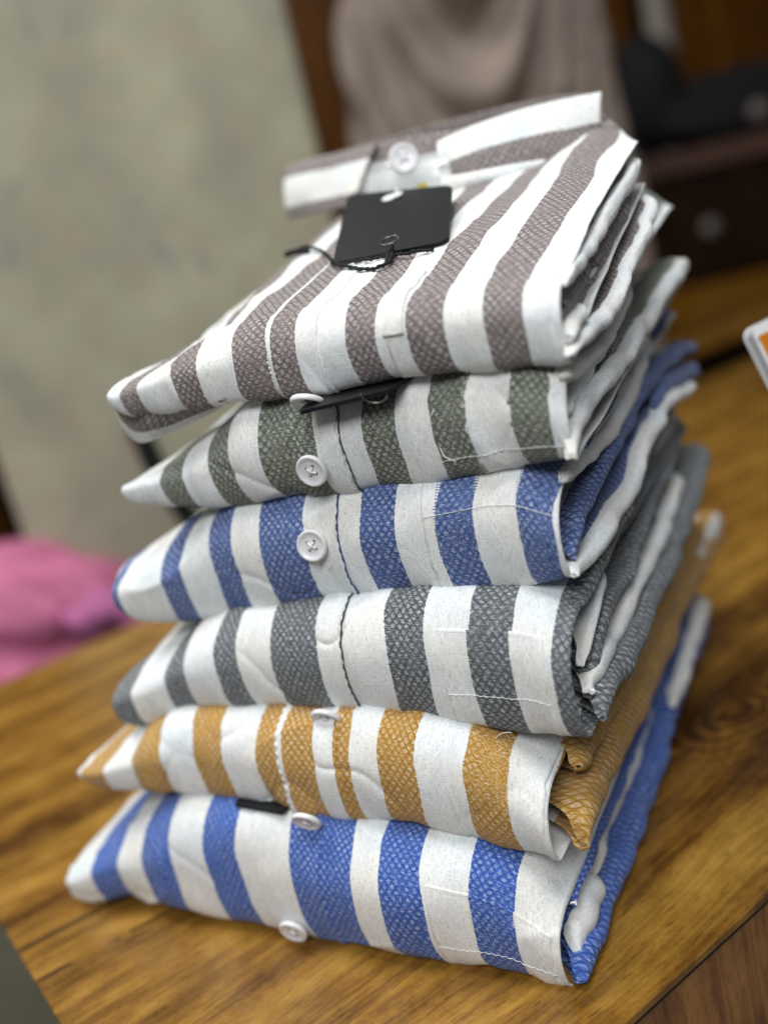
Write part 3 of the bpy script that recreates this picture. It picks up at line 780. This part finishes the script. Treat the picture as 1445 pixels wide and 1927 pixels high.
# clear plastic collar insert
kp = NT("clear_plastic")
kp.b.inputs["Base Color"].default_value = (0.82, 0.86, 0.86, 1)
kp.b.inputs["Roughness"].default_value = 0.12
kp.b.inputs["Alpha"].default_value = 0.30
kp.b.inputs["Specular IOR Level"].default_value = 0.8
nz = kp.noise(kp.obj(), 60, 2, 0.5); kp.bump(nz, 0.15, 0.002)
strip("collar_clip", [(-0.006, 0.170, 0.3270), (0.012, 0.163, 0.3265), (0.036, 0.158, 0.3250), (0.053, 0.160, 0.3240)],
      [(0.000, 0.180, 0.3460), (0.013, 0.169, 0.3450), (0.034, 0.165, 0.3430), (0.050, 0.168, 0.3420)], kp.m, 0, 0.01, ROOT[5], 0.002, th=0.0006, seed=13)
M_YEL = plain("yellow_mark", srgb(205, 190, 90), 0.5)
v1, f1 = box_geo((0.0195, 0.1595, 0.3275), (0.0022, -0.0006, 0), (0, 0.0003, 0), (0, 0, 0.0012))
v2, f2 = box_geo((0.0370, 0.1560, 0.3275), (0.0028, -0.0003, 0), (0, 0.0003, 0), (0, 0, 0.0016), 8)
link_mesh("clip_marks", v1 + v2, f1 + f2, M_YEL, ROOT[5], smooth=False)  # two small yellow marks on the clear insert

LOWB = [(-0.0820, 0.0240, 0.2584), (-0.0798, 0.0240, 0.2484), (-0.0730, 0.0240, 0.2427), (-0.0580, 0.0240, 0.2447), (-0.0371, 0.0240, 0.2496), (-0.0200, 0.0240, 0.2542)]
LOWT = [(-0.0688, 0.0140, 0.2659), (-0.0615, 0.0140, 0.2645), (-0.0517, 0.0140, 0.2618), (-0.0381, 0.0140, 0.2596), (-0.0233, 0.0140, 0.2587), (-0.0102, 0.0140, 0.2585)]
strip("under_layer", LOWB, LOWT, FAB[5], B[5][1][0] - 0.0030, B[5][1][0] + 0.0090, ROOT[5], 0.002, m=16, th=0.0012, seed=17)

# ------------------------------------------------------------------ hang tags
M_TAG = plain("black_card", srgb(20, 22, 25), 0.55, var=0.06, scale=200, spec=0.3)
M_CORD = plain("black_cord", srgb(14, 14, 15), 0.85, scale=900)
M_METAL = plain("steel_eyelet", srgb(150, 148, 140), 0.3, metal=1.0)
M_WPRINT = plain("white_print", (0.72, 0.73, 0.74, 1), 0.6)

def card(name, TL, TR, BR, BL, mat, parent, th=0.0007, rc=0.10, bend=0.0):
    TL, TR, BR, BL = [np.array(q, float) for q in (TL, TR, BR, BL)]
    n = np.cross(TR - TL, BL - TL); n /= np.linalg.norm(n)
    if n[2] < 0: n = -n
    out = []
    def pt(u, v): return (TL * (1 - u) + TR * u) * (1 - v) + (BL * (1 - u) + BR * u) * v
    asp = np.linalg.norm(TR - TL) / np.linalg.norm(BL - TL)
    vs = sorted(set([0, 1] + [rc * asp * (1 - math.cos(math.radians(a))) for a in range(0, 91, 10)] + [1 - rc * asp * (1 - math.cos(math.radians(a))) for a in range(0, 91, 10)] + list(np.linspace(rc * asp, 1 - rc * asp, 12))))
    nu = 16; top = []; bot = []
    for v in vs:
        d = max(0.0, 1 - min(v, 1 - v) / (rc * asp))
        ins = rc * (1 - math.sqrt(max(0.0, 1 - d * d)))
        for q in np.linspace(ins, 1 - ins, nu):
            top.append(pt(q, v) + n * (th / 2)); bot.append(pt(q, v) - n * (th / 2))
    nv = len(vs); N = nu * nv
    F = grid_faces(nv, nu, flip=True) + grid_faces(nv, nu, base=N)
    rim = [k for k in range(nu)] + [r * nu + nu - 1 for r in range(1, nv)] + [(nv - 1) * nu + k for k in range(nu - 2, -1, -1)] + [r * nu for r in range(nv - 2, 0, -1)]
    F += [(rim[k], N + rim[k], N + rim[(k + 1) % len(rim)], rim[(k + 1) % len(rim)]) for k in range(len(rim))]
    o = link_mesh(name, top + bot, F, mat, parent, smooth=True)
    es = o.modifiers.new("edges", 'EDGE_SPLIT'); es.split_angle = math.radians(40)
    return o, pt, n

def ring_geo(c, a, b, r, tr, sides=6, n=28, base=0, arc=(0, 360)):
    qs = np.radians(np.linspace(arc[0], arc[1], n))
    return tube_geo([np.array(c) + r * (math.cos(q) * np.array(a) + math.sin(q) * np.array(b)) for q in qs], tr, sides, base)

tagroot = tag(empty("hang_tag", (0.05, 0.07, 0.301)), "large black card tag with black cord lying on the mauve shirt below its collar", "tag")
dz = np.array([0, 0, 0.0035])
TLp = np.array([-0.0030, 0.1500, 0.3322]); TRp = np.array([0.0620, 0.1350, 0.3240])
BRp = np.array([0.0860, 0.0607, 0.3014]); BLp = np.array([0.0236, 0.0722, 0.3024])
tc_, tpt, tn = card("tag_card", TLp, TRp, BRp, BLp, M_TAG, tagroot)
a_, b_, n_ = frame_of(tn)
hc = tpt(0.50, 0.84) + tn * 0.0006
v, f = ring_geo(hc, a_, b_, 0.0042, 0.00028)
link_mesh("eyelet", v, f, M_METAL, tagroot)
ec = tpt(0.44, 0.13) + tn * 0.0006
ev = []; ef = []
for dx_, dy_, rx, ry in ((0, 0, 0.0044, 0.0040), (0.0034, 0.0008, 0.0030, 0.0032), (0.0020, 0.0062, 0.0010, 0.0022)):
    base = len(ev); ev.append(ec + a_ * dx_ + b_ * dy_)
    for k in range(20):
        q = 2 * math.pi * k / 20
        ev.append(ec + a_ * (dx_ + rx * math.cos(q)) + b_ * (dy_ + ry * math.sin(q)) + tn * 0.00001 * len(ev))
    ef += [(base, base + 1 + k, base + 1 + (k + 1) % 20) for k in range(20)]
link_mesh("printed_mark", ev, ef, M_WPRINT, tagroot)
cv = []; cf = []
def cord(pts, r=0.0011, n=80, seed=0):
    global cv, cf
    P = catmull(pts, n)
    for i in range(n):
        P[i] += 0.0007 * np.array([float(vnoise(i * 0.35, 0.2, seed)), float(vnoise(i * 0.35, 3.2, seed)), 0.6 * float(vnoise(i * 0.35, 7.2, seed))])
    rr = r * (1 + 0.25 * np.sin(np.arange(n) * 1.9))
    v, f = tube_geo(P, rr, 7, len(cv)); cv += list(v); cf += f
cord([(-0.029, 0.1200, 0.3112), (-0.021, 0.1180, 0.3116), (-0.0128, 0.1140, 0.3118), (0.004, 0.0990, 0.3085), (0.0195, 0.0790, 0.3044), (0.029, 0.0665, 0.3018), (0.040, 0.0575, 0.2998), (0.0550, 0.0500, 0.2974), (0.0610, 0.0545, 0.2990), (0.0575, 0.0640, 0.3022), (0.0553, 0.0700, 0.3038)], 0.0008, 130, 1)
cord([(0.0225, 0.0740, 0.3030), (0.030, 0.0672, 0.3018), (0.043, 0.0640, 0.3012), (0.058, 0.0615, 0.3006), (0.070, 0.0600, 0.3002), (0.080, 0.0590, 0.2998)], 0.0007, 80, 2)
cord([(-0.029, 0.1195, 0.3104), (-0.020, 0.1170, 0.3108), (-0.013, 0.1135, 0.3098), (-0.018, 0.1160, 0.3118)], 0.0014, 40, 4)
cord([(0.0553, 0.0700, 0.3040), (0.0570, 0.0650, 0.3032), (0.0575, 0.0610, 0.3018), (0.0585, 0.0555, 0.2985)], 0.0010, 40, 6)
link_mesh("cord", cv, cf, M_CORD, tagroot)

t2 = tag(empty("hang_tag", (0.05, 0.02, 0.2535)), "black card tag with a steel eyelet sticking out between the mauve and green shirts", "tag")
card("tag_card", (0.030, 0.040, 0.2552), (0.078, 0.046, 0.2562), (0.0735, 0.0065, 0.2530), (0.0335, 0.0000, 0.2505), M_TAG, t2, 0.0016, rc=0.06)
v, f = ring_geo((0.0665, 0.0055, 0.2540), (1, 0.3, 0), (0, -0.4, 1), 0.0050, 0.0004, arc=(180, 330))
link_mesh("eyelet", v, f, M_METAL, t2)
t3 = tag(empty("hang_tag", (-0.03, 0.0, 0.068)), "thin black card tag corner showing between the mustard and bright blue shirts", "tag")
card("tag_card", (-0.050, 0.03, 0.0712), (-0.012, 0.03, 0.0705), (-0.019, -0.0165, 0.0690), (-0.0475, -0.0150, 0.0697), M_TAG, t3, 0.0014, rc=0.05)

# ------------------------------------------------------------------ picture frame at the right
fr = tag(empty("picture_frame", (0.20, 0.26, 0.0)), "white edged frame with an orange and red print leaning at the right edge", "picture frame")
CR = np.array([0.8715, 0.4371, -0.222]); CU = np.array([0.0653, 0.3454, 0.9362]); CF = np.array([-0.4859, 0.8304, -0.2725])
ed_ = CR * 0.45 - CU * 0.89; ed_ /= np.linalg.norm(ed_)
et_ = CR * 0.87 + CU * 0.47; et_ -= ed_ * (et_ @ ed_); et_ /= np.linalg.norm(et_)
nf_ = np.cross(et_, ed_); nf_ = nf_ if nf_ @ CF < 0 else -nf_
P0 = np.array([0.1787, 0.1981, 0.2238])
hl = P0[2] / abs(ed_[2]) * 0.995; wl = 0.10
def framebox(u0, u1, v0, v1, d0, d1, base=0):
    c = P0 + et_ * (u0 + u1) / 2 + ed_ * (v0 + v1) / 2 + nf_ * (d0 + d1) / 2
    return box_geo(c, et_ * (u1 - u0) / 2, ed_ * (v1 - v0) / 2, nf_ * (d1 - d0) / 2, base)
M_FRAMEW = plain("white_lacquer", (0.80, 0.80, 0.79, 1), 0.3, var=0.03)
kk_ = NT("orange_print"); s_ = kk_.sep(kk_.obj())
g_ = kk_.math('MULTIPLY', s_[2], 1.0)
kk_.l.new(kk_.ramp(kk_.math('ADD', kk_.sstep(0.13, 0.225, s_[2]), kk_.math('MULTIPLY', kk_.noise(kk_.obj(), 25, 2), 0.15)),
          [(0.30, srgb(60, 20, 60)), (0.72, srgb(120, 34, 30)), (0.92, srgb(190, 84, 6)), (1.0, srgb(200, 118, 4))]), kk_.b.inputs["Base Color"])
kk_.b.inputs["Roughness"].default_value = 0.35
# rounded white body
def rr_outline(u0, u1, v0, v1, r, n=8):
    o = []
    for cu, cv_, a0 in ((u0 + r, v0 + r, 180), (u1 - r, v0 + r, 270), (u1 - r, v1 - r, 0), (u0 + r, v1 - r, 90)):
        for k in range(n + 1):
            q = math.radians(a0 + 90 * k / n); o.append((cu + r * math.cos(q), cv_ + r * math.sin(q)))
    return o
ol = rr_outline(0, wl, 0, hl, 0.0045); N_ = len(ol)
Vf = [P0 + et_ * u + ed_ * v for u, v in ol] + [P0 + et_ * u + ed_ * v - nf_ * 0.0075 - et_ * 0.002 for u, v in ol]
Ff = [tuple(range(N_)), tuple(range(2 * N_ - 1, N_ - 1, -1))] + [(i, (i + 1) % N_, N_ + (i + 1) % N_, N_ + i) for i in range(N_)]
bevel(link_mesh("frame_body", Vf, Ff, M_FRAMEW, fr, smooth=False), 0.0007, 3)
ol = rr_outline(0.0010, wl - 0.0042, 0.0050, hl - 0.0060, 0.0006)
Vf = [P0 + et_ * u + ed_ * v + nf_ * 0.0003 for u, v in ol]
link_mesh("print", Vf, [tuple(range(len(ol)))], kk_.m, fr, smooth=False)
hcn = P0 + et_ * 0.0006 + ed_ * 0.0068 + nf_ * 0.0003
link_mesh("screw_hole", [hcn + 0.0004 * (math.cos(q) * et_ + math.sin(q) * ed_) for q in np.linspace(0, 2 * math.pi, 17)[:-1]], [tuple(range(16))], M_DARKGAP, fr, smooth=False)
# strut behind it, standing on the desk
sp = P0 + et_ * 0.05 + ed_ * (hl * 0.45) - nf_ * 0.008
sf = np.array([sp[0] - 0.02, sp[1] + 0.085, 0.0015])
v, f = tube_geo([sp, sf], 0.003, 8)
link_mesh("strut", v, f, M_FRAMEW, fr)

# ------------------------------------------------------------------ far background
F2 = np.array([-0.5050, 0.8631, 0.0]); R2 = np.array([0.8631, 0.5050, 0.0])
CAM = np.array([0.25281, -0.32629, 0.31342])
def bgp(f, r, z): return np.array([CAM[0], CAM[1], 0]) + F2 * f + R2 * r + Z * z

# counter behind the desk
ct = tag(empty("wooden_counter", tuple(tb(1.5, 1.0, -0.75))), "lower golden wood counter behind the desk, out of focus at right", "counter")
v_, f_ = box_geo(tb(1.60, 1.35, 0.035), U * 1.04, Vv * 0.75, Z * 0.015)
bevel(link_mesh("counter_top", v_, f_, M_COUNTER, ct, smooth=False), 0.003)
v_, f_ = box_geo(tb(1.60, 1.35, -0.365), U * 1.02, Vv * 0.73, Z * 0.384)
link_mesh("counter_base", v_, f_, M_DARKWOOD, ct, smooth=False)

# big dark cabinet wall
cb = tag(empty("dark_cabinet", tuple(bgp(3.0, 0, -0.75))), "dark brown wooden wall cabinet far behind everything, out of focus", "cabinet")
v_, f_ = box_geo(bgp(3.02, 0, 0.5), R2 * 2.6, F2 * 0.02, Z * 1.25)
link_mesh("carcass", v_, f_, M_DARKWOOD, cb, smooth=False)
M_DOOR = wood("cabinet_door_wood", [(0.3, (40, 18, 0)), (0.5, (80, 44, 0)), (0.7, (120, 74, 2))], 0, rough=0.5, coat=0.0, spec=0.12, axis='z', scale=0.4)
for rc_, w_ in ((-1.35, 0.2), (-0.85, 0.2), (-0.35, 0.2), (0.12, 0.16), (0.50, 0.10), (0.86, 0.13), (1.3, 0.2)):
    v_, f_ = box_geo(bgp(2.985, rc_, 0.62), R2 * w_, F2 * 0.012, Z * 0.95)
    bevel(link_mesh("door_panel", v_, f_, M_DOOR, cb, smooth=False), 0.006)

# chest of drawers on the counter
chf = 2.05
ch = tag(empty("drawer_chest", tuple(bgp(chf + 0.1, 1.06, 0.05))), "dark wooden drawer chest with one round knob, standing on the counter at right", "chest")
v_, f_ = box_geo(bgp(chf + 0.13, 1.06, 0.165), R2 * 0.39, F2 * 0.12, Z * 0.114)
link_mesh("chest_body", v_, f_, M_DARKWOOD, ch, smooth=False)
v_, f_ = box_geo(bgp(chf + 0.125, 1.06, 0.300), R2 * 0.40, F2 * 0.135, Z * 0.020)
bevel(link_mesh("chest_top", v_, f_, M_CHESTTOP, ch, smooth=False), 0.003)
v_, f_ = box_geo(bgp(chf + 0.004, 0.99, 0.16), R2 * 0.27, F2 * 0.007, Z * 0.085)
bevel(link_mesh("drawer_front", v_, f_, M_DARKWOOD, ch, smooth=False), 0.003)
M_KNOB = plain("grey_knob", srgb(104, 96, 92), 0.5, metal=0.2)
kc = bgp(chf - 0.003, 0.775, 0.163)
prof = [(0.0, 0.030), (0.012, 0.029), (0.018, 0.024), (0.018, 0.016), (0.010, 0.010), (0.008, 0.0), (0.0, 0.0)]
V = []
for r, z in prof:
    for k in range(24):
        q = 2 * math.pi * k / 24
        V.append(kc - F2 * z + max(r, 1e-4) * (math.cos(q) * R2 + math.sin(q) * Z))
link_mesh("knob", V, grid_faces(len(prof), 24, wrap_m=True), M_KNOB, ch)

# soft things: lumps with a noisy skin
def lump(name, c, ax, ay, az, mat, seed, amp=0.12, n=40, m=60, power=1.0, parent=None):
    V = []
    c = np.array(c, float)
    for i in range(n):
        th_ = math.pi * i / (n - 1)
        for j in range(m):
            ph = 2 * math.pi * j / m
            x, y, z = math.sin(th_) * math.cos(ph), math.sin(th_) * math.sin(ph), math.cos(th_)
            k = 1 + amp * (float(vnoise(3 + 1.8 * x + 1.1 * z, 3 + 1.8 * y - 0.9 * z, seed)) + 0.5 * float(vnoise(9 + 4 * x + 2 * z, 9 + 4 * y - 2.4 * z, seed + 1)))
            s = lambda q: math.copysign(abs(q) ** power, q)
            V.append(c + k * (s(x) * np.array(ax) + s(y) * np.array(ay) + s(z) * np.array(az)))
    return link_mesh(name, V, grid_faces(n, m, wrap_m=True), mat, parent)

# black bag on the chest
M_BLACK = plain("black_fabric", srgb(13, 13, 15), 0.75, var=0.3, scale=20, spec=0.25)
bag = tag(empty("black_bag", tuple(bgp(2.16, 0.9, 0.32))), "slouching black bag with a metal clasp lying on the drawer chest", "bag")
lump("bag_body", bgp(2.17, 0.97, 0.385), R2 * 0.30, F2 * 0.11, Z * 0.070, M_BLACK, 5, 0.10, power=0.8, parent=bag)
lump("bag_flap", bgp(2.15, 0.725, 0.44), R2 * 0.075, F2 * 0.07, Z * 0.115, M_BLACK, 8, 0.12, parent=bag)
lump("clasp", bgp(2.06, 0.915, 0.362), R2 * 0.022, F2 * 0.01, Z * 0.020, M_KNOB, 2, 0.02, 14, 20, parent=bag)

# pale post standing behind the bag
M_POST = plain("pale_grey_paint", srgb(150, 142, 134), 0.5)
v, f = tube_geo([bgp(2.5, 0.895, 0.05), bgp(2.5, 0.895, 0.52), bgp(2.5, 0.895, 0.95)], [0.028, 0.028, 0.03], 20)
tag(link_mesh("pale_post", v, f, M_POST), "pale grey round post behind the black bag", "post")

# sage cloth hanging at the left
kS = NT("sage_print_cloth")
sv = kS.sep(kS.obj())
vecp = kS.comb(sv[0], sv[1], sv[2])
n1 = kS.noise(vecp, 9, 4, 0.6); n2 = kS.noise(vecp, 26, 3, 0.6); n3 = kS.noise(vecp, 14, 2, 0.5, dist=0.6)
cS = kS.ramp(n1, [(0.32, srgb(152, 150, 132)), (0.5, srgb(166, 163, 140)), (0.66, srgb(180, 178, 152))])
cS = kS.mix(kS.math('MULTIPLY', kS.sstep(0.56, 0.66, n2), 0.55), cS, srgb(182, 156, 136))
cS = kS.mix(kS.math('MULTIPLY', kS.sstep(0.62, 0.72, n3), 0.6), cS, srgb(134, 135, 136))
kS.l.new(cS, kS.b.inputs["Base Color"]); kS.b.inputs["Roughness"].default_value = 0.9
a0 = np.array([-0.745, 0.495, 0]); a1 = np.array([-0.386, 0.812, 0])
dS = (a1 - a0) / np.linalg.norm(a1 - a0); nS = np.array([dS[1], -dS[0], 0])
V = []; n, m = 60, 40
for i in range(n):
    for j in range(m):
        u = i / (n - 1); w = j / (m - 1)
        zz = -0.73 + 1.85 * w
        fold = 0.003 * math.sin(u * 9 + 0.8 * math.sin(w * 4)) + 0.006 * float(vnoise(u * 3, w * 4, 3))
        V.append(a0 + (a1 - a0) * u + nS * fold + Z * zz)
oS = link_mesh("patterned_cloth", V, grid_faces(n, m), kS.m)
md = oS.modifiers.new("thickness", 'SOLIDIFY'); md.thickness = 0.004
tag(oS, "sage green cloth with a faint speckled print hanging behind the stack at left", "cloth")

# beige draped cloth over a dress form
kB = NT("beige_jersey")
nb = kB.noise(kB.obj(), 40, 3, 0.6)
kB.l.new(kB.ramp(nb, [(0.3, srgb(128, 114, 104)), (0.7, srgb(146, 131, 120))]), kB.b.inputs["Base Color"])
kB.b.inputs["Roughness"].default_value = 0.9
V = []; n, m = 90, 120
bc = CAM * np.array([1, 1, 0]) + F2 * 1.45 + R2 * 0.262
def zrow(w): return 0.056 + 0.80 * w
for i in range(n):
    w = i / (n - 1); z = zrow(w)
    hw = 0.193 - 0.012 * smoothstep(0.3, 0.55, z) - 0.03 * smoothstep(0.52, 0.66, z)
    for j in range(m):
        q = 2 * math.pi * j / m
        x = math.cos(q); y = math.sin(q)
        front = max(0, -y)
        sag = (z - 0.40 - 0.55 * (x + 0.12) ** 2) * 42
        fold = 0.018 * front * math.sin(sag) * smoothstep(0.30, 0.45, z)
        fold += 0.006 * math.sin(q * 13 + z * 6) * (1 - smoothstep(0.3, 0.5, z)) + 0.008 * float(vnoise(q * 2, z * 14, 4))
        V.append(bc + R2 * (x * (hw + fold)) + F2 * (y * (0.13 + fold * 1.6)) + Z * z)
F = grid_faces(n, m, wrap_m=True)
F.append(tuple((n - 1) * m + k for k in range(m))); F.append(tuple(range(m))[::-1])
tag(link_mesh("draped_garment", V, F, kB.m), "beige garment hanging in soft swooping folds behind the top shirt", "garment")

# pink bundle at the far left, behind the desk
M_PINK = plain("pink_cloth", srgb(188, 104, 138), 0.85, var=0.28, scale=16)
M_PURP = plain("purple_highlight", srgb(176, 100, 146), 0.85, var=0.15, scale=12)
pk = tag(empty("pink_bundle", tuple(bgp(1.16, -0.46, -0.1))), "heap of pink cloth with a painted purple highlight behind the left end of the desk", "cloth")
lump("pink_cloth", bgp(1.16, -0.49, -0.045), R2 * 0.19, F2 * 0.11, Z * 0.085, M_PINK, 12, 0.30, parent=pk)
lump("purple_highlight", bgp(1.075, -0.345, -0.03), R2 * 0.038, F2 * 0.03, Z * 0.022, M_PURP, 14, 0.25, 20, 30, parent=pk)  # separate lump coloured as the purple highlight on the pink cloth
M_STOOL = plain("grey_laminate", srgb(122, 118, 100), 0.5)
v_, f_ = box_geo(bgp(1.16, -0.52, -0.425), R2 * 0.30, F2 * 0.12, Z * 0.322)
tag(bevel(link_mesh("low_cupboard", v_, f_, M_STOOL, smooth=False), 0.006), "low grey cupboard beyond the left edge of the desk, under the pink cloth", "cupboard")

# dark strap hanging behind the stack
v, f = tube_geo(catmull([bgp(0.97, -0.215, 0.185), bgp(0.96, -0.213, 0.170), bgp(0.95, -0.203, 0.13), bgp(0.94, -0.186, 0.085), bgp(0.95, -0.17, 0.03), bgp(0.96, -0.15, 0.001)], 30), 0.011, 12)
tag(link_mesh("black_strap", v, f, M_BLACK), "thick black strap curving down behind the left side of the stack", "strap")

# things on the floor beyond the left edge of the desk
M_TEAL = plain("teal_plastic", srgb(18, 92, 100), 0.5)
M_OLIVE = plain("olive_cloth", srgb(92, 88, 40), 0.8)
tag(lump("teal_bag", (-1.17, 0.44, -0.66), (0.10, 0, 0), (0, 0.06, 0), (0, 0, 0.09), M_TEAL, 21, 0.1), "small teal bag on the floor beyond the left desk edge", "bag")
tag(lump("olive_bag", (-1.06, 0.52, -0.68), (0.07, 0, 0), (0, 0.07, 0), (0, 0, 0.07), M_OLIVE, 23, 0.1), "small olive cloth bag on the floor beside the teal one", "bag")
